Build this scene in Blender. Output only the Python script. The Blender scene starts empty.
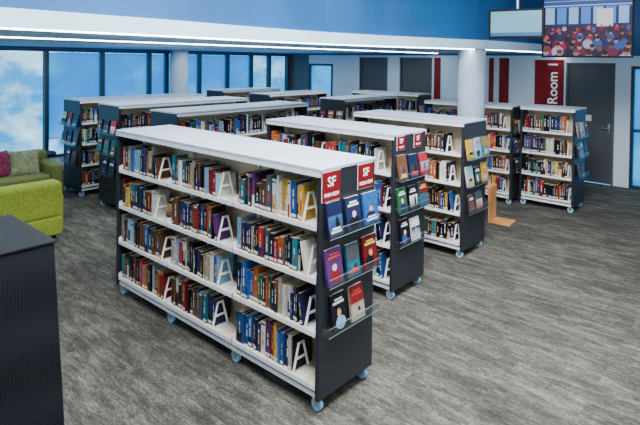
import bpy, math, random
from mathutils import Vector, Matrix
random.seed(23)
S=bpy.context.scene
COL=S.collection

# ---------------------------------------------------------------- materials
def mat(name,col,rough=.5,metal=0,emis=None,es=0,spec=.5,noise=None,bump=0):
    m=bpy.data.materials.new(name);m.use_nodes=True
    nt=m.node_tree;b=nt.nodes['Principled BSDF']
    b.inputs['Base Color'].default_value=(*col,1)
    b.inputs['Roughness'].default_value=rough
    b.inputs['Metallic'].default_value=metal
    b.inputs['Specular IOR Level'].default_value=spec
    if emis: b.inputs['Emission Color'].default_value=(*emis,1);b.inputs['Emission Strength'].default_value=es
    if noise:
        sc,amt=noise
        tc=nt.nodes.new('ShaderNodeTexCoord');n=nt.nodes.new('ShaderNodeTexNoise');n.inputs['Scale'].default_value=sc;n.inputs['Detail'].default_value=4
        r=nt.nodes.new('ShaderNodeValToRGB')
        r.color_ramp.elements[0].position=.3;r.color_ramp.elements[1].position=.7
        r.color_ramp.elements[0].color=(*[c*(1-amt) for c in col],1);r.color_ramp.elements[1].color=(*[min(1,c*(1+amt)) for c in col],1)
        nt.links.new(tc.outputs['Object'],n.inputs['Vector']);nt.links.new(n.outputs['Fac'],r.inputs['Fac']);nt.links.new(r.outputs['Color'],b.inputs['Base Color'])
        if bump:
            bp=nt.nodes.new('ShaderNodeBump');bp.inputs['Strength'].default_value=bump;nt.links.new(n.outputs['Fac'],bp.inputs['Height']);nt.links.new(bp.outputs['Normal'],b.inputs['Normal'])
    return m
M={}
M['panel']=mat('charcoal_panel',(.016,.019,.027),.42,spec=.4,noise=(30,.15))
M['cream']=mat('cream_shelf_metal',(.80,.67,.47),.45,noise=(6,.05))
M['white']=mat('white_metal',(.85,.88,.92),.35,noise=(8,.03))
M['bookend']=mat('bookend_offwhite',(.82,.82,.78),.4,noise=(8,.03))
M['top']=mat('grey_laminate_top',(.50,.57,.68),.28,noise=(14,.05))
M['red']=mat('red_sign',(.20,.004,.010),.5,spec=.25,noise=(9,.06))
M['tyre']=mat('blue_grey_tyre',(.30,.6,.85),.4,noise=(20,.1))
M['steel']=mat('steel',(.6,.63,.68),.3,.9,noise=(20,.1))
M['wood']=mat('birch_wood',(.62,.30,.10),.5,noise=(7,.2))
M['wallw']=mat('white_paint',(.66,.78,.88),.6,noise=(3,.03))
M['wallg']=mat('grey_paint',(.08,.095,.11),.6,noise=(3,.05))
M['blue']=mat('blue_paint',(.010,.105,.30),.6,noise=(1.2,.15))
M['ceil']=mat('ceiling_paint',(.38,.58,.76),.7,noise=(2,.04))
M['band']=mat('fascia_white',(.55,.80,.95),.5,noise=(2,.05))
M['frame']=mat('dark_window_frame',(.008,.03,.055),.4,noise=(20,.1))
M['col']=mat('column_concrete',(.40,.50,.61),.7,noise=(5,.08))
M['door']=mat('grey_door',(.065,.072,.08),.5,noise=(4,.06))
M['light']=mat('led_strip',(1,1,1),.5,emis=(.85,.95,1),es=16)
M['black']=mat('black_plastic',(.006,.007,.009),.55,spec=.2,noise=(30,.2))
M['sofag']=mat('olive_fabric',(.22,.28,.022),.9,noise=(60,.3),bump=.3)
M['sofad']=mat('sage_fabric',(.15,.175,.045),.9,noise=(60,.3),bump=.3)
M['mag']=mat('magenta_fabric',(.20,.015,.06),.9,noise=(22,.6),bump=.2)
M['sage']=mat('sage_cushion',(.22,.23,.12),.9,noise=(25,.4),bump=.2)
M['txt']=mat('white_lettering',(.9,.9,.9),.5,emis=(1,1,1),es=.15)
M['acre']=mat('acrylic_edge',(.24,.30,.34),.2,noise=(10,.05))

def acrylic(nm,fac,tint=(.9,.95,.97,1)):
    m=bpy.data.materials.new(nm);m.use_nodes=True;nt=m.node_tree
    for n in list(nt.nodes): nt.nodes.remove(n)
    o=nt.nodes.new('ShaderNodeOutputMaterial');t=nt.nodes.new('ShaderNodeBsdfTransparent');g=nt.nodes.new('ShaderNodeBsdfGlossy');x=nt.nodes.new('ShaderNodeMixShader')
    t.inputs[0].default_value=tint;g.inputs['Roughness'].default_value=.08;x.inputs[0].default_value=fac
    nt.links.new(t.outputs[0],x.inputs[1]);nt.links.new(g.outputs[0],x.inputs[2]);nt.links.new(x.outputs[0],o.inputs[0]);return m
M['acr']=acrylic('clear_acrylic',.09)
M['glass']=acrylic('window_glass',.05,(.72,.92,1,1))
def blind():
    m=bpy.data.materials.new('translucent_blue_blind');m.use_nodes=True;nt=m.node_tree
    for n in list(nt.nodes): nt.nodes.remove(n)
    o=nt.nodes.new('ShaderNodeOutputMaterial');t=nt.nodes.new('ShaderNodeBsdfTranslucent');d=nt.nodes.new('ShaderNodeBsdfTransparent');x=nt.nodes.new('ShaderNodeMixShader')
    tc=nt.nodes.new('ShaderNodeTexCoord');n=nt.nodes.new('ShaderNodeTexNoise');n.inputs['Scale'].default_value=1.3
    r=nt.nodes.new('ShaderNodeValToRGB');r.color_ramp.elements[0].color=(.16,.5,.75,1);r.color_ramp.elements[1].color=(.35,.7,.9,1)
    nt.links.new(tc.outputs['Object'],n.inputs['Vector']);nt.links.new(n.outputs['Fac'],r.inputs[0]);nt.links.new(r.outputs[0],t.inputs[0])
    d.inputs[0].default_value=(.40,.82,.97,1);x.inputs[0].default_value=.6
    nt.links.new(t.outputs[0],x.inputs[1]);nt.links.new(d.outputs[0],x.inputs[2]);nt.links.new(x.outputs[0],o.inputs[0]);return m
M['blind']=blind()
def attrmat():
    m=bpy.data.materials.new('book_covers');m.use_nodes=True;nt=m.node_tree;b=nt.nodes['Principled BSDF']
    a=nt.nodes.new('ShaderNodeVertexColor');a.layer_name='Col'
    tc=nt.nodes.new('ShaderNodeTexCoord');n=nt.nodes.new('ShaderNodeTexNoise');n.inputs['Scale'].default_value=45;n.inputs['Detail'].default_value=3
    mx=nt.nodes.new('ShaderNodeMix');mx.data_type='RGBA';mx.blend_type='OVERLAY';mx.inputs[0].default_value=.6
    nt.links.new(tc.outputs['Object'],n.inputs['Vector']);nt.links.new(a.outputs['Color'],mx.inputs[6]);nt.links.new(n.outputs['Fac'],mx.inputs[7])
    nt.links.new(mx.outputs[2],b.inputs['Base Color']);b.inputs['Roughness'].default_value=.38;b.inputs['Specular IOR Level'].default_value=.3;return m
M['book']=attrmat()
def picmat():
    m=bpy.data.materials.new('screen_picture');m.use_nodes=True;nt=m.node_tree;b=nt.nodes['Principled BSDF']
    a=nt.nodes.new('ShaderNodeVertexColor');a.layer_name='Col'
    nt.links.new(a.outputs['Color'],b.inputs['Emission Color']);b.inputs['Emission Strength'].default_value=1.1;b.inputs['Base Color'].default_value=(.01,.01,.01,1);b.inputs['Roughness'].default_value=.4;b.inputs['Specular IOR Level'].default_value=.15;return m
M['pic']=picmat()
def carpet():
    m=bpy.data.materials.new('streaky_carpet_planks');m.use_nodes=True;nt=m.node_tree;b=nt.nodes['Principled BSDF'];L=nt.links
    tc=nt.nodes.new('ShaderNodeTexCoord')
    br=nt.nodes.new('ShaderNodeTexBrick');br.inputs['Scale'].default_value=1;br.inputs['Brick Width'].default_value=1.0;br.inputs['Row Height'].default_value=.25;br.inputs['Mortar Size'].default_value=0
    br.inputs['Color1'].default_value=(0,0,0,1);br.inputs['Color2'].default_value=(1,1,1,1);L.new(tc.outputs['Object'],br.inputs[0])
    vm=nt.nodes.new('ShaderNodeVectorMath');vm.operation='MULTIPLY_ADD';L.new(br.outputs['Color'],vm.inputs[0]);vm.inputs[1].default_value=(9,5,7);L.new(tc.outputs['Object'],vm.inputs[2])
    def noise(src,scale,sc,det=5,rough=.6):
        mp=nt.nodes.new('ShaderNodeMapping');mp.inputs['Scale'].default_value=scale
        n=nt.nodes.new('ShaderNodeTexNoise');n.inputs['Scale'].default_value=sc;n.inputs['Detail'].default_value=det;n.inputs['Roughness'].default_value=rough
        L.new(src,mp.inputs[0]);L.new(mp.outputs[0],n.inputs['Vector']);return n.outputs['Fac']
    streak=noise(vm.outputs[0],(1,4.2,1),3.4,9,.77); fine=noise(tc.outputs['Object'],(1,2.4,1),32,4,.75); blot=noise(tc.outputs['Object'],(1,1.8,1),1.1,4,.6)
    def math_(op,a,bv):
        n=nt.nodes.new('ShaderNodeMath');n.operation=op
        for i,v in enumerate((a,bv)):
            if isinstance(v,(int,float)): n.inputs[i].default_value=v
            else: L.new(v,n.inputs[i])
        return n.outputs[0]
    s=math_('ADD',math_('MULTIPLY',streak,.50),math_('MULTIPLY',blot,.17))
    s=math_('ADD',s,math_('MULTIPLY',fine,.33))
    r=nt.nodes.new('ShaderNodeValToRGB');e=r.color_ramp.elements
    e[0].position=.40;e[0].color=(.032,.031,.026,1);e[1].position=.63;e[1].color=(.25,.235,.19,1)
    k=r.color_ramp.elements.new(.48);k.color=(.062,.060,.051,1);k=r.color_ramp.elements.new(.535);k.color=(.112,.108,.090,1)
    L.new(s,r.inputs[0]);L.new(r.outputs[0],b.inputs['Base Color']);b.inputs['Roughness'].default_value=.95;b.inputs['Specular IOR Level'].default_value=.1
    bp=nt.nodes.new('ShaderNodeBump');bp.inputs['Strength'].default_value=.25;bp.inputs['Distance'].default_value=.01;L.new(fine,bp.inputs['Height']);L.new(bp.outputs[0],b.inputs['Normal'])
    return m
M['carpet']=carpet()
def mesh_panel():
    m=mat('black_perforated_mesh',(.015,.016,.02),.65,spec=.15);nt=m.node_tree;b=nt.nodes['Principled BSDF']
    tc=nt.nodes.new('ShaderNodeTexCoord');v=nt.nodes.new('ShaderNodeTexVoronoi');v.inputs['Scale'].default_value=60;v.inputs['Randomness'].default_value=0
    r=nt.nodes.new('ShaderNodeValToRGB');r.color_ramp.elements[0].color=(.001,.001,.002,1);r.color_ramp.elements[0].position=.3;r.color_ramp.elements[1].color=(.008,.009,.013,1);r.color_ramp.elements[1].position=.45
    nt.links.new(tc.outputs['Object'],v.inputs['Vector']);nt.links.new(v.outputs['Distance'],r.inputs[0]);nt.links.new(r.outputs[0],b.inputs['Base Color']);return m
M['mesh']=mesh_panel()
M['screen2']=mat('screen_pale_teal',(.05,.1,.14),.3,emis=(.20,.60,.78),es=.85)
M['screen3']=mat('screen_blue_bar',(.02,.05,.1),.3,emis=(.03,.22,.45),es=.8)

# ---------------------------------------------------------------- mesh builder
class MB:
    def __init__(s): s.v=[];s.f=[];s.m=[];s.c=[];s.mats=[]
    def mi(s,k):
        if k not in s.mats: s.mats.append(k)
        return s.mats.index(k)
    def poly(s,pts,k,c=(1,1,1)):
        b=len(s.v);s.v+=[tuple(p) for p in pts];s.f.append(tuple(range(b,b+len(pts))));s.m.append(s.mi(k));s.c.append(c)
    def box(s,x0,y0,z0,x1,y1,z1,k,c=(1,1,1),T=None):
        P=[(x0,y0,z0),(x1,y0,z0),(x1,y1,z0),(x0,y1,z0),(x0,y0,z1),(x1,y0,z1),(x1,y1,z1),(x0,y1,z1)]
        if T: P=[T@Vector(p) for p in P]
        s.hexa(P,k,c)
    def hexa(s,P,k,c=(1,1,1)):
        b=len(s.v);s.v+=[tuple(p) for p in P]
        for f in ((0,3,2,1),(4,5,6,7),(0,1,5,4),(1,2,6,5),(2,3,7,6),(3,0,4,7)):
            s.f.append(tuple(b+i for i in f));s.m.append(s.mi(k));s.c.append(c)
    def cyl(s,c,axis,r,h,k,n=20,r2=None):
        r2=r if r2 is None else r2
        b=len(s.v);ax={'x':(1,2,0),'y':(2,0,1),'z':(0,1,2)}[axis]
        for j,(rr,hh) in enumerate(((r,-h/2),(r2,h/2))):
            for i in range(n):
                a=2*math.pi*i/n;p=[0,0,0];p[ax[0]]=c[ax[0]]+rr*math.cos(a);p[ax[1]]=c[ax[1]]+rr*math.sin(a);p[ax[2]]=c[ax[2]]+hh;s.v.append(tuple(p))
        for i in range(n):
            s.f.append((b+i,b+(i+1)%n,b+n+(i+1)%n,b+n+i));s.m.append(s.mi(k));s.c.append((1,1,1))
        s.f.append(tuple(b+i for i in reversed(range(n))));s.f.append(tuple(b+n+i for i in range(n)))
        for _ in (0,1): s.m.append(s.mi(k));s.c.append((1,1,1))
    def bar(s,p,q,t,k):
        p=Vector(p);q=Vector(q);d=(q-p);z=d.normalized();x=z.orthogonal().normalized();y=z.cross(x)
        P=[p+x*a*t+y*b_*t for a,b_ in ((-.5,-.5),(.5,-.5),(.5,.5),(-.5,.5))];s.hexa(P+[v+d for v in P],k)
    def build(s,name,parent=None,bevel=0,color=False,smooth=False):
        me=bpy.data.meshes.new(name);me.from_pydata(s.v,[],s.f)
        for k in s.mats: me.materials.append(M[k])
        me.polygons.foreach_set('material_index',s.m)
        if color:
            ca=me.color_attributes.new('Col','FLOAT_COLOR','CORNER');arr=[]
            for f,c in zip(s.f,s.c): arr+=[c[0],c[1],c[2],1]*len(f)
            ca.data.foreach_set('color',arr)
        if smooth: me.polygons.foreach_set('use_smooth',[True]*len(s.f))
        me.update();o=bpy.data.objects.new(name,me);COL.objects.link(o)
        if parent: o.parent=parent
        if bevel:
            b=o.modifiers.new('bevel','BEVEL');b.width=bevel;b.segments=2;b.limit_method='ANGLE'
        return o
def empty(name,loc=(0,0,0),rz=0):
    o=bpy.data.objects.new(name,None);COL.objects.link(o);o.location=loc;o.rotation_euler=(0,0,rz);o.empty_display_size=.1;return o
def text(name,body,size,loc,rot,parent=None,k='txt',ext=.001):
    cu=bpy.data.curves.new(name,'FONT');cu.body=body;cu.size=size;cu.align_x='CENTER';cu.align_y='CENTER';cu.extrude=ext;cu.offset=size*.012
    cu.materials.append(M[k]);o=bpy.data.objects.new(name,cu);COL.objects.link(o);o.location=loc;o.rotation_euler=rot
    if parent:o.parent=parent
    return o

# ---------------------------------------------------------------- books
PAL=[((.006,.006,.009),32),((.012,.02,.07),13),((.17,.010,.012),8),((.58,.57,.52),10),((.015,.08,.28),8),((.015,.13,.18),5),((.06,.07,.08),9),
     ((.50,.30,.04),3),((.42,.10,.02),4),((.02,.10,.04),3),((.09,.04,.02),9),((.07,.02,.10),3),((.20,.38,.54),4),((.36,.29,.20),5),((.35,.015,.03),4)]
pc=[c for c,w in PAL];pw=[w for c,w in PAL]
def col():
    c=random.choices(pc,pw)[0];k=random.uniform(.7,1.3);return tuple(min(1,x*k) for x in c)
def spine_book(mb,x,y,z,w,h,d,flip,lean=0,c=None):
    c=c or col();sg=-1 if flip else 1
    T=Matrix.Translation((x,0,z))@Matrix.Rotation(lean,4,'Y')@Matrix.Translation((-x,0,-z)) if lean else None
    y0,y1=(y,y+d) if not flip else (y-d,y)
    mb.box(x,y0,z,x+w,y1,z+h,'book',c,T)
    f=(lambda p:T@Vector(p)) if T else (lambda p:p)
    e=min(.003,w*.15)
    mb.poly([f(p) for p in ((x+e,y0+.004,z+h+.0008),(x+w-e,y0+.004,z+h+.0008),(x+w-e,y1-.004,z+h+.0008),(x+e,y1-.004,z+h+.0008))],'book',(.56,.46,.31))
    ys=y-sg*.0008
    def band(a,b,cc,i=.0015,k=1):
        yy=y-sg*.0008*k
        mb.poly([f(p) for p in ((x+i,yy,z+a),(x+w-i,yy,z+a),(x+w-i,yy,z+b),(x+i,yy,z+b))],'book',cc)
    if w>.012:
        if random.random()<.25:   # two-tone spine
            band(h*.0+.001,h*random.uniform(.25,.6),col(),.0003,.6)
        if random.random()<.75: band(.010,.030,(.72,.72,.68))
        if random.random()<.85:   # vertical title and author as two strips
            cc=random.choice([(.75,.75,.72),(.6,.4,.06),(.7,.7,.65),(.5,.05,.04),(.3,.5,.65)]);m=w*random.uniform(.34,.42)
            a=h*random.uniform(.26,.34);b=h*random.uniform(.45,.62);band(a,b,cc,m)
            band(b+h*.05,min(h*.93,b+h*random.uniform(.15,.3)),random.choice([cc,(.7,.7,.68)]),w*.40)
        if random.random()<.3: band(h*.90,h*.96,col(),.0005)
def cover_book(mb,T,w,h,t):
    c=col()
    mb.box(-w/2,0,0,w/2,t,h,'book',c,T)
    def q(x0,z0,x1,z1,cc,dd): mb.poly([T@Vector(p) for p in ((x0,-dd,z0),(x1,-dd,z0),(x1,-dd,z1),(x0,-dd,z1))],'book',cc)
    def blob(cx,cz,r1,r2,cc,dd,n=10):
        mb.poly([T@Vector((cx+r1*math.cos(2*math.pi*i/n)*random.uniform(.7,1.1),-dd,cz+r2*math.sin(2*math.pi*i/n)*random.uniform(.8,1.05))) for i in range(n)],'book',cc)
    st=random.random();W2=w/2-.0005
    if st<.4:
        n=5
        c2=col()
        for i in range(n):   # banded landscape
            k=i/(n-1);q(-W2,.0005+h*.12*i,W2,h*.12*(i+1),tuple(c[j]*(1-k)+c2[j]*k+.02 for j in range(3)),.0008)
        blob(w*random.uniform(-.2,.2),h*.34,w*.14,h*.24,col(),.0014)
    elif st<.8:
        blob(w*random.uniform(-.1,.1),h*.22,w*.38,h*.2,col(),.0008);blob(0,h*.47,w*.15,h*.11,random.choice([(.5,.3,.2),(.25,.13,.08),(.6,.5,.42)]),.0014)
        blob(0,h*.52,w*.16,h*.09,random.choice([(.03,.02,.015),(.2,.1,.04)]),.0012)
    else:
        q(-W2,h*.5,W2,h-.0005,col(),.0008);blob(0,h*.27,w*.3,h*.17,col(),.0008);blob(w*.1,h*.3,w*.12,h*.08,col(),.0012)
    tcx=random.choice([(.8,.8,.75),(.75,.55,.08),(.8,.8,.75),(.6,.05,.04)]);tz=random.choice([.72,.72,.10])
    q(-w*.38,h*tz,w*.38,h*(tz+.07),tcx,.0018);q(-w*.26,h*(tz+.10),w*.28,h*(tz+.15),tcx,.0018)
    mb.poly([T@Vector(p) for p in ((-w/2+.003,.003,h+.0008),(w/2-.001,.003,h+.0008),(w/2-.001,t-.003,h+.0008),(-w/2+.003,t-.003,h+.0008))],'book',(.65,.6,.48))

def shelf_unit(loc,rz,L,W,n,H=1.5,signs=None,fill=(.78,.93),end='L',covers=3,sides=(0,1)):
    e=empty('library_bookshelf',loc,rz)
    levels=[.17,.50,.83,1.16]
    fr=MB()
    for x0 in (0,L-.03):
        fr.box(x0,0,.085,x0+.03,W,H-.0,'panel')
    fr.build('end_panels',e,bevel=.006)
    tp=MB();tp.box(-.005,-.006,H,L+.005,W+.006,H+.022,'top');
    tp.build('top_board',e,bevel=.004)
    tr=MB()
    tr.box(.0,-.008,H-.03,L,.0-.0005,H-.002,'white');tr.box(.0,W+.0005,H-.03,L,W+.008,H-.002,'white')
    tr.build('top_trim',e)
    st=MB();bay=L/n
    st.box(.03,W/2-.012,.12,L-.03,W/2+.012,H-.001,'cream')
    st.box(.03,.02,.09,L-.03,W-.02,.12,'white')
    for i in range(n+1):
        x=min(max(i*bay,.045),L-.045)
        st.box(x-.012,W/2-.035,.12,x+.012,W/2+.035,H-.001,'white')
        if 0<i<n:
            for yy in (.03,W-.055): st.box(x-.012,yy,.085,x+.012,yy+.025,.14,'white')
    for i in range(n):
        xa=i*bay+.035;xb=(i+1)*bay-.035 if i==n-1 else (i+1)*bay-.006
        if i: xa=i*bay+.006
        for z in levels:
            for s in (0,1):
                y0,y1=(.008,W/2-.012) if s==0 else (W/2+.012,W-.008)
                st.box(xa,y0,z-.022,xb,y1,z,'cream')
                yf=(y0-.002,y0) if s==0 else (y1,y1+.002)
                st.box(xa,yf[0],z-.028,xb,yf[1],z+.002,'white')
                for xx in (xa,xb-.003):
                    yo,yi=(y0,y1) if s==0 else (y1,y0)
                    P=[(xx,yo,z-.022),(xx+.003,yo,z-.022),(xx+.003,yi,z-.022),(xx,yi,z-.022),(xx,yo,z+.03),(xx+.003,yo,z+.03),(xx+.003,yi,z+.12),(xx,yi,z+.12)]
                    st.hexa(P,'white')
    st.build('shelves_and_uprights',e)
    ca=MB()
    for i in range(n+1):
        x=min(max(i*bay,.05),L-.05)
        for y in (.05,W-.05):
            ca.cyl((x,y,.04),'y',.04,.024,'tyre',20);ca.cyl((x,y,.04),'y',.017,.032,'steel',12)
            ca.box(x-.02,y-.02,.045,x+.02,y-.016,.09,'steel');ca.box(x-.02,y+.016,.045,x+.02,y+.02,.09,'steel');ca.box(x-.025,y-.025,.078,x+.025,y+.025,.092,'steel')
    ca.build('casters',e)
    bk=MB();be=MB()
    for s in sides:
        for i in range(n):
            xa=i*bay+(.045 if i==0 else .016);xb=(i+1)*bay-(.045 if i==n-1 else .016)
            for z in levels:
                x=xa+random.uniform(0,.015);lim=xa+(xb-xa)*random.uniform(*fill);hb=random.uniform(.195,.225)
                yb=.022 if s==0 else W-.022;zt=z+.0005;rc=None
                while x<lim:
                    if random.random()<.2: hb=random.uniform(.18,.235)
                    w=random.choice([.012,.016,.02,.024,.028,.034,.04,.048]);h=min(.262,max(.165,random.gauss(hb,.014)));d=random.uniform(.11,.15)
                    if random.random()<.3: d=random.uniform(.15,.19)
                    if x+w>lim: break
                    c=rc if (rc and random.random()<.25) else col();rc=c
                    spine_book(bk,x,yb+(random.uniform(0,.022) if s==0 else -random.uniform(0,.022)),zt,w,h,d,s==1,0,c);x+=w+random.choice([.001,.001,.002,.004])
                if random.random()<.4 and x+.12<xb:
                    h=hb;a=-math.radians(random.uniform(6,12));w=.024
                    spine_book(bk,x+h*math.sin(-a)*1.0+.001,yb,zt,w,h-.01,.12,s==1,a);x+=.068
                x+=.012
                if x<xb-.02:
                    ya,yc=(.012,.16) if s==0 else (W-.16,W-.012);ym=(ya+yc)/2
                    be.box(x,ya,zt,x+.09 if x+.09<xb else xb,yc,zt+.0025,'bookend')
                    t=.014;hh=.175
                    be.bar((x,ya+.004,zt),(x,ym-.022,zt+hh),t,'bookend');be.bar((x,yc-.004,zt),(x,ym+.022,zt+hh),t,'bookend')
                    be.bar((x,ym-.027,zt+hh),(x,ym+.027,zt+hh),t,'bookend');be.bar((x,ya+.03,zt+.08),(x,yc-.03,zt+.08),t,'bookend')
                    if xb-x>.15 and random.random()<.5:
                        T=Matrix.Translation(((x+xb)/2+.005,.10 if s==0 else W-.10,zt+.003))@(Matrix.Rotation(math.pi,4,'Z') if s else Matrix.Identity(4))@Matrix.Rotation(math.radians(-12),4,'X')
                        cover_book(bk,T,.125,.19,.02)
    be.build('bookends',e)
    ac=MB()
    for which in ('0','L'):
        if which not in end: continue
        for zi,z in enumerate((1.10,.80,.50)):
            nb=covers if zi<2 else max(1,covers-1)
            xo=L+.004 if which=='L' else -.004;sg=1 if which=='L' else -1
            for j in range(nb):
                yc=W*(j+.5)/covers+(.01 if zi!=2 else .06)
                R=Matrix.Rotation(math.radians(90*sg),4,'Z')
                T=Matrix.Translation((xo+sg*.045,yc,z))@R@Matrix.Rotation(math.radians(-9),4,'X')
                cover_book(bk,T,random.uniform(.13,.16),random.uniform(.19,.23),.018)
            a,b=sorted((xo,xo+sg*.062));y0,y1=.02,(W-.02)
            ac.box(a,y0,z-.006,b,y1,z-.002,'acr')
            a2,b2=sorted((xo+sg*.060,xo+sg*.062));ac.box(a2,y0,z-.002,b2,y1,z+.05,'acr')
            ac.box(a2,y0,z+.05,b2,y1,z+.052,'acre');ac.box(a2,y0,z-.006,b2,y1,z-.002,'acre')
            for yy in (y0,y1-.002): ac.box(a,yy,z-.002,b,yy+.002,z+.05,'acr')
    if ac.v: ac.build('acrylic_display_pockets',e)
    if signs:
        for (yc,w,h,l1,l2) in signs:
            sb=MB();sb.box(L,yc-w/2,H-h,L+.008,yc+w/2,H-.005,'red');
            sb.box(L+.0005,yc-w/2-.004,H-h-.004,L+.004,yc+w/2+.004,H-.001,'white');sb.build('sign_board',e,bevel=.002)
            r=(math.pi/2,0,math.pi/2)
            text('sign_letters',l1,h*.46,(L+.0085,yc,H-h*.38),r,e);text('sign_range',l2,w*.2,(L+.0085,yc,H-h*.8),r,e)
    o=bk.build('library_books',None,color=True);o.location=loc;o.rotation_euler=(0,0,rz)
    return e
R90=math.pi/2
shelf_unit((-2.19,-.08,0),0,2.51,.56,3,signs=[(.095,.17,.185,'SF','FAM-KEN'),(.45,.165,.165,'SF','KOS-NEN')],fill=(.66,.86))
shelf_unit((-1.91,1.53,0),0,1.69,.56,2,signs=[(.11,.13,.13,'SF','NEN-C'),(.40,.13,.13,'SF','NEW-C')],covers=3)
shelf_unit((-1.76,2.92,0),0,1.53,.58,2,fill=(.8,.95))
shelf_unit((-2.25,5.52,0),0,1.53,.52,2,fill=(.85,.99))
shelf_unit((-.66,5.69,0),0,.79,.54,1,fill=(.85,.97))
for X in (-5.81,-4.59,-3.16): shelf_unit((X,1.2,0),R90,2.35,.6,3,end='0',covers=3,fill=(.85,.98))
for X,Y,L in ((-3.3,4.65,1.6),(-5.1,4.55,1.7),(-6.6,4.6,1.7)): shelf_unit((X,Y,0),R90,L,.58,2,end='0',covers=3,fill=(.85,.98))
shelf_unit((-4.9,6.9,0),0,1.7,.5,2,fill=(.88,.99))

# ---------------------------------------------------------------- room
fl=MB();fl.poly([(-8.05,-6,0),(6,-6,0),(6,8.1,0),(-8.05,8.1,0)],'carpet');fl.build('floor')
CE=2.38
edge=[(-1.5,-6),(-1.5,-3),(-1.5,0),(-1.58,1.2),(-1.55,2.2),(-1.4,3.2),(-1.15,4.1),(-.92,4.9),(-.8,5.7),(-.76,6.6),(-.75,8.1)]
cl=MB();cl.poly([(-8.05,-6,CE)]+[(-8.05,8.1,CE)]+[(x,y,CE) for x,y in reversed(edge)],'ceil');cl.build('ceiling')
fa=MB()
for (a,b),(c,d) in zip(edge,edge[1:]):
    fa.poly([(a,b,CE),(c,d,CE),(c,d,CE+.13),(a,b,CE+.13)],'band')
    fa.poly([(a,b,CE+.13),(c,d,CE+.13),(c-.1,d,CE+.13),(a-.1,b,CE+.13)],'band')
    fa.poly([(a-.1,b,CE+.13),(c-.1,d,CE+.13),(c-.1,d,4.2),(a-.1,b,4.2)],'blue')
fa.build('trim_1')
st=MB()
for (a,b),(c,d) in zip(edge,edge[1:]):
    st.hexa([(a-.10,b,CE-.012),(a-.05,b,CE-.012),(c-.05,d,CE-.012),(c-.10,d,CE-.012),(a-.10,b,CE-.001),(a-.05,b,CE-.001),(c-.05,d,CE-.001),(c-.10,d,CE-.001)],'light')
st.build('ceiling_light_strip',None)
s2=MB();s2.box(-3.38,-5.8,CE-.012,-3.33,7.9,CE-.001,'light');s2.build('ceiling_light_strip')
cu=MB();cu.poly([(-1.7,-6,4.2),(-1.7,8.1,4.2),(6,8.1,4.2),(6,-6,4.2)],'ceil');cu.build('ceiling_void')
wf=MB();wf.box(-8.05,-6.1,0,6,-6,4.2,'wallw');wf.build('unseen_wall_front')  # unseen wall, added to keep sky light out behind the camera
wr=MB();wr.box(6,-6.1,0,6.1,8.2,4.2,'wallw');wr.build('unseen_wall_right')  # added out of view to block sky light from the right
# back wall
wb=MB();Y=8.1
def seg(x0,x1,z0,z1,k,d=0): wb.box(x0,Y-d,z0,x1,Y+.1,z1,k)
seg(-8.15,6,2.33,4.2,'blue')
seg(-8.05,-7.35,0,2.33,'wallg');seg(-6.5,-5.62,0,2.33,'wallw');seg(-4.78,-4.43,0,2.33,'wallw');seg(-3.58,-.72,0,2.33,'wallw')
seg(.11,.36,0,2.33,'wallw');seg(-7.35,-6.5,2.1,2.33,'wallw');seg(-5.62,-4.78,2.28,2.33,'wallw');seg(-4.43,-3.58,2.28,2.33,'wallw');seg(-.72,.11,2.2,2.33,'wallw')
seg(1.35,6,0,2.33,'wallw');seg(.36,1.35,2.15,2.33,'wallw')
wb.build('wall_back')
wt=MB();wt.box(-.72,Y-.012,2.265,6,Y-.002,2.33,'band');wt.build('trim_2')
def door(x0,x1,z1,n,plaque=False):
    d=empty('door_%d'%n,(x0,Y,0));w=x1-x0
    a=MB();a.box(.035,.03,.005,w-.035,.07,z1-.03,'door');a.build('leaf',d,bevel=.003)
    a=MB();a.box(0,-.01,0,.035,.1,z1,'wallg');a.box(w-.035,-.01,0,w,.1,z1,'wallg');a.box(0,-.01,z1-.03,w,.1,z1,'wallg');a.build('frame',d)
    a=MB();a.cyl((w-.09,.0,1.02),'y',.012,.06,'steel',12);a.box(w-.2,-.035,1.01,w-.08,-.02,1.03,'steel');a.box(w-.11,.022,.93,w-.07,.031,1.1,'steel');a.build('handle',d)
    if plaque:
        a=MB();a.box(w*.42,.018,1.13,w*.54,.029,1.24,'white');a.build('plaque',d,bevel=.002)
door(-5.62,-4.78,2.28,1);door(-4.43,-3.58,2.28,2);door(-.72,.11,2.2,3,True)
def glazed(x0,x1,z1,n):
    d=empty('window_%d'%n,(x0,Y,0));w=x1-x0
    a=MB();t=.05
    for q in ((0,0,t,z1),(w-t,0,w,z1),(t,z1-t,w-t,z1),(t,0,w-t,t),(t,1.0,w-t,1.04)): a.box(q[0],-.01,q[1],q[2],.08,q[3],'frame')
    a.build('frame',d);a=MB();a.box(t,.03,t,w-t,.035,z1-t,'blind');a.build('pane',d)
glazed(-7.35,-6.5,2.1,20);glazed(.36,1.35,2.15,21)
def graphic(x0,x1,z0,z1,body,size,tx,tz=0,nm='room_sign'):
    g=empty(nm,(x0,Y-.012,z0));a=MB();a.box(0,0,0,x1-x0,.01,z1-z0,'red');a.build('panel',g)
    if body: text('lettering',body,size,(tx,-.001,tz),(R90,-R90,0),g)
graphic(-3.52,-3.36,1.2,2.28,None,.22,.14,nm='red_wall_panel')
graphic(-2.24,-2.14,1.0,2.28,None,.3,.3,nm='red_wall_panel')
graphic(-2.02,-1.82,1.0,2.28,None,.3,.3,nm='red_wall_panel')
graphic(-1.30,-.76,1.15,2.25,'Room 1',.255,.35,.66)
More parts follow.
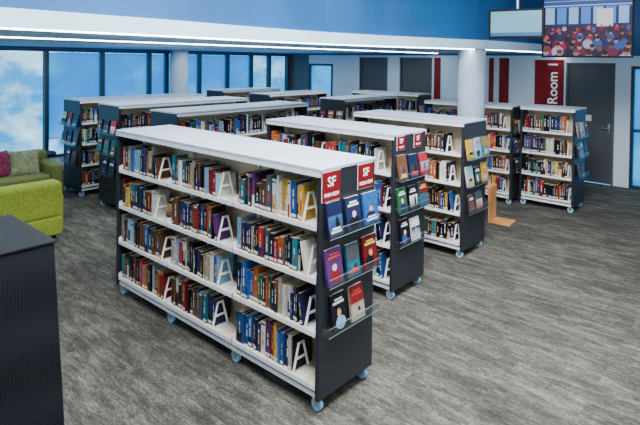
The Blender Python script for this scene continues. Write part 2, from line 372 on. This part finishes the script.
# window wall
XW=-8.05
wl=MB();wl.box(XW-.12,-6,0,XW,8.1,.28,'wallw');wl.box(XW-.12,-6,2.33,XW,8.1,4.2,'blue');wl.box(XW-.12,-6,.28,XW,-5.8,2.33,'wallw');wl.box(XW-.12,8.0,.28,XW,8.1,2.33,'wallg')
wl.build('wall_left')
ys=[-5.8,-4.75,-3.7,-2.65,-1.6,-.57,.5,1.57,2.66,3.72,4.15,5.04,5.88,6.66,7.3,8.0]
for i,(a_,b_) in enumerate(zip(ys,ys[1:])):
    d=empty('window_%d'%(i+1),(XW,a_,.28));w=b_-a_;hh=2.05
    a=MB();t=.035
    for q in ((0,0,t,hh),(w-t,0,w,hh),(t,hh-t,w-t,hh),(t,0,w-t,t)): a.box(-.1,q[0],q[1],.02,q[2],q[3],'frame')
    a.build('frame',d);a=MB();a.box(-.06,t,t,-.054,w-t,hh-t,'glass');a.build('pane',d)
    if i>=7 and i<13:
        a=MB();a.box(-.04,t+.01,.35,-.037,w-t-.01,hh-t-.02,'blind');a.box(-.045,t+.01,.33,-.032,w-t-.01,.352,'white');a.build('roller_blind',d)
for nm,(x,y) in zip(('column','column'),((-1.12,4.94),(-7.72,4.25))):
    a=MB();top=CE;n=40
    a.cyl((x,y,top/2),'z',.195,top,'col',n)
    o=a.build('column',None)
    for p in o.data.polygons:
        if len(p.vertices)==4: p.use_smooth=True

# ---------------------------------------------------------------- hanging screens
def picture(w,h):
    a=MB();rr=random.Random(3)
    x0,x1,z0,z1=-w/2+.025,w/2-.025,.025,h-.025;W=x1-x0;Hh=z1-z0
    L=[0]
    def q(u0,v0,u1,v1,c,dy=None):
        L[0]+=1;d=-.004-.00002*L[0]
        a.poly([(x0+W*u,d,z0+Hh*v) for u,v in ((u0,v0),(u1,v0),(u1,v1),(u0,v1))],'pic',c)
    def ell(u,v,ru,rv,c,n=10):
        L[0]+=1;d=-.004-.00002*L[0]
        a.poly([(x0+W*min(1,max(0,u+ru*math.cos(6.2832*i/n))),d,z0+Hh*min(1,max(0,v+rv*math.sin(6.2832*i/n)))) for i in range(n)],'pic',c)
    q(0,0,1,1,(.01,.02,.12));q(0,.82,1,1,(.03,.08,.32))
    for i in range(7): q(.02+i*.14,.55,.13+i*.14,.84,(.06,.28,.85) if i%2 else (.30,.58,1))
    q(0,.86,1,.88,(.4,.6,1));q(0,.94,1,.955,(.2,.4,.9))
    q(.62,.5,.8,.8,(.75,.8,.95))
    q(0,0,1,.5,(.05,.01,.05))
    for row in range(5):
        v=.50-row*.115;s=.018+row*.010;n=int(14-row*2)
        for i in range(n):
            u=(i+.5+rr.uniform(-.35,.35))/n;vv=v+rr.uniform(-.03,.03)
            bc=rr.choice([(.35,.01,.05),(.01,.02,.14),(.4,.42,.7),(.02,.08,.45),(.15,.01,.06),(.01,.01,.03),(.01,.01,.05),(.5,.08,.12)])
            ell(u,vv-s*2.3,s*1.5,s*2.2,bc);ell(u,vv,s*.6,s*1.1,rr.choice([(.4,.18,.16),(.5,.26,.24),(.16,.07,.07)]))
            ell(u,vv+s*.6,s*.65,s*.7,rr.choice([(.01,.01,.02),(.04,.02,.02),(.12,.07,.05)]))
    return a
def hanging(x0,x1,y,z0,z1,pic,rz,name):
    cx=(x0+x1)/2;e=empty(name,(cx,y,z0),rz);w=x1-x0;h=z1-z0
    a=MB();a.box(-w/2,0,0,w/2,.06,h,'black');a.build('housing',e,bevel=.008)
    if pic: picture(w,h).build('screen',e,color=True)
    else:
        a=MB();a.box(-w/2+.03,-.004,.035,w/2-.03,-.001,h-.03,'screen2');a.box(-w/2+.03,-.006,.035,w/2-.03,-.0045,.08,'screen3');a.build('screen',e)
    a=MB();a.cyl((0,.09,(h*.5+4.2-z0)/2),'z',.02,(4.2-z0)-h*.5,'steel',12)
    a.box(-.2,.06,h*.4,.2,.1,h*.6,'black');a.build('ceiling_mount',e)
hanging(-.30,.86,5.58,2.27,3.14,True,.15,'television')
hanging(-.52,.16,4.2,2.49,2.87,False,.15,'display_monitor')

# ---------------------------------------------------------------- wooden stand
e=empty('wooden_display_stand',(-.60,4.42,0),.1)
a=MB();a.box(0,0,0,.30,.28,.025,'wood');a.box(0,.0,.025,.03,.28,.46,'wood');a.box(-.06,0,.46,.03,.28,.485,'wood');a.build('stand_boards',e,bevel=.004)

# ---------------------------------------------------------------- dark cabinet
e=empty('book_return_cabinet',(0,0,0))
a=MB();zt=1.2
top=[(-1.13,-2.2,zt),(-.46,-2.2,zt),(-.46,-1.32,zt),(-1.13,-1.32,zt)];fl_=.05
bot=[(-1.13-fl_,-2.25,.0),(-.46+fl_,-2.25,.0),(-.46+fl_,-1.27,.0),(-1.13-fl_,-1.27,.0)]
a.hexa(bot+top,'mesh');a.build('mesh_body',e,bevel=.01)
a=MB();a.box(-1.14,-2.21,zt,-.45,-1.31,zt+.012,'black');a.build('top_plate',e,bevel=.004)

# ---------------------------------------------------------------- sofas
def rbox(name,parent,x0,y0,z0,x1,y1,z1,k,bev=.05):
    a=MB();a.box(x0,y0,z0,x1,y1,z1,k);o=a.build(name,parent,smooth=False)
    b=o.modifiers.new('b','BEVEL');b.width=bev;b.segments=5
    for p in o.data.polygons:p.use_smooth=True
    return o
def cushion(name,parent,loc,rot,s,k):
    me=bpy.data.meshes.new(name);n=14;v=[];f=[]
    for sd in (1,-1):
        for i in range(n+1):
            for j in range(n+1):
                x=-1+2*i/n;y=-1+2*j/n;t=(max(0,(1-x**4)*(1-y**4)))**.5
                k2=1-.06*(1-abs(x)**3)*abs(y)**6;k3=1-.06*(1-abs(y)**3)*abs(x)**6
                v.append((x*s*.5*k3,y*s*.5*k2,sd*t*s*.16))
    N=(n+1)**2
    for i in range(n):
        for j in range(n):
            q=(i*(n+1)+j,(i+1)*(n+1)+j,(i+1)*(n+1)+j+1,i*(n+1)+j+1);f.append(q);f.append(tuple(N+t for t in reversed(q)))
    me.from_pydata(v,[],f);me.materials.append(M[k]);me.polygons.foreach_set('use_smooth',[True]*len(f))
    o=bpy.data.objects.new(name,me);COL.objects.link(o);o.parent=parent;o.location=loc;o.rotation_euler=rot;return o
def sofa(loc,rz,L,D,k):
    e=empty('sofa',loc,rz)
    rbox('base',e,.03,.06,.08,L-.03,D,.30,k,.03)
    n=2
    for i in range(n): rbox('seat_cushion_%d'%(i+1),e,.18+(L-.36)/n*i+.004,.02,.29,.18+(L-.36)/n*(i+1)-.004,D-.2,.43,k,.045)
    rbox('backrest',e,.02,D-.24,.28,L-.02,D,.72,k,.07)
    rbox('arm_left',e,0,.02,.08,.18,D-.02,.58,k,.06);rbox('arm_right',e,L-.18,.02,.08,L,D-.02,.58,k,.06)
    a=MB()
    for x in (.1,L-.1):
        for y in (.12,D-.1): a.cyl((x,y,.04),'z',.025,.08,'black',12,.03)
    a.build('feet',e);return e
s1=sofa((-4.75,.22,0),-R90,1.7,.76,'sofag')
s2=sofa((-5.75,-1.0,0),R90,1.95,.8,'sofad')
cushion('cushion_1',s2,(1.15,.44,.60),(math.radians(62),0,.15),.42,'mag')
cushion('cushion_2',s2,(.75,.42,.59),(math.radians(60),.1,-.2),.42,'mag')
cushion('cushion_3',s2,(1.52,.40,.58),(math.radians(58),.05,-.25),.42,'sage')
e=empty('round_side_table',(-7.0,1.0,0))
a=MB();a.cyl((0,0,.55),'z',.3,.04,'black',36);a.cyl((0,0,.28),'z',.03,.52,'steel',16);a.cyl((0,0,.012),'z',.2,.024,'steel',30);a.build('table_parts',e,bevel=.004)

# ---------------------------------------------------------------- world: sky with clouds
w=bpy.data.worlds.new('sky');S.world=w;w.use_nodes=True;nt=w.node_tree;bg=nt.nodes['Background'];L=nt.links
tc=nt.nodes.new('ShaderNodeTexCoord');mp=nt.nodes.new('ShaderNodeMapping');mp.inputs['Scale'].default_value=(1,1,1.5)
n=nt.nodes.new('ShaderNodeTexNoise');n.inputs['Scale'].default_value=13;n.inputs['Detail'].default_value=8;n.inputs['Roughness'].default_value=.6
r=nt.nodes.new('ShaderNodeValToRGB');e=r.color_ramp.elements;e[0].position=.47;e[0].color=(.03,.32,.66,1);e[1].position=.67;e[1].color=(.80,.96,1,1)
L.new(tc.outputs['Generated'],mp.inputs[0]);L.new(mp.outputs[0],n.inputs['Vector']);L.new(n.outputs['Fac'],r.inputs[0]);L.new(r.outputs[0],bg.inputs[0]);bg.inputs[1].default_value=2.4

# ---------------------------------------------------------------- lights
def area(name,loc,sx,sy,e,c=(1,1,1),rot=(0,0,0)):
    l=bpy.data.lights.new(name,'AREA');l.shape='RECTANGLE';l.size=sx;l.size_y=sy;l.energy=e;l.color=c
    o=bpy.data.objects.new(name,l);COL.objects.link(o);o.location=loc;o.rotation_euler=rot;return o
area('ceiling_lamp',(1.0,.3,4.15),1.6,4.5,780,(.99,.99,1))
area('ceiling_lamp',(3.5,-1,4.15),1.5,5,120,(.99,.99,1))
area('ceiling_lamp',(-4.6,2.5,2.36),1.2,9,125,(.86,.95,1))
area('ceiling_lamp',(-7.0,3.0,2.36),.8,8,55,(.80,.93,1))

# ---------------------------------------------------------------- camera
yaw,pit,roll,f=0.7252,0.0192,0.0121,528.83
F=Vector((-math.sin(yaw)*math.cos(pit),math.cos(yaw)*math.cos(pit),-math.sin(pit)))
R=Vector((math.cos(yaw),math.sin(yaw),0));U=R.cross(F)
R2=R*math.cos(roll)+U*math.sin(roll);U2=-R*math.sin(roll)+U*math.cos(roll)
cam=bpy.data.cameras.new('camera');co=bpy.data.objects.new('camera',cam);COL.objects.link(co)
m=Matrix.Identity(4)
for i in range(3): m[i][0]=R2[i];m[i][1]=U2[i];m[i][2]=-F[i]
m[0][3],m[1][3],m[2][3]=2.4282,-2.4772,2.1782
co.matrix_world=m;cam.sensor_width=36;cam.lens=f/640*36;cam.shift_y=-141.5/640;cam.clip_start=.05
S.camera=co
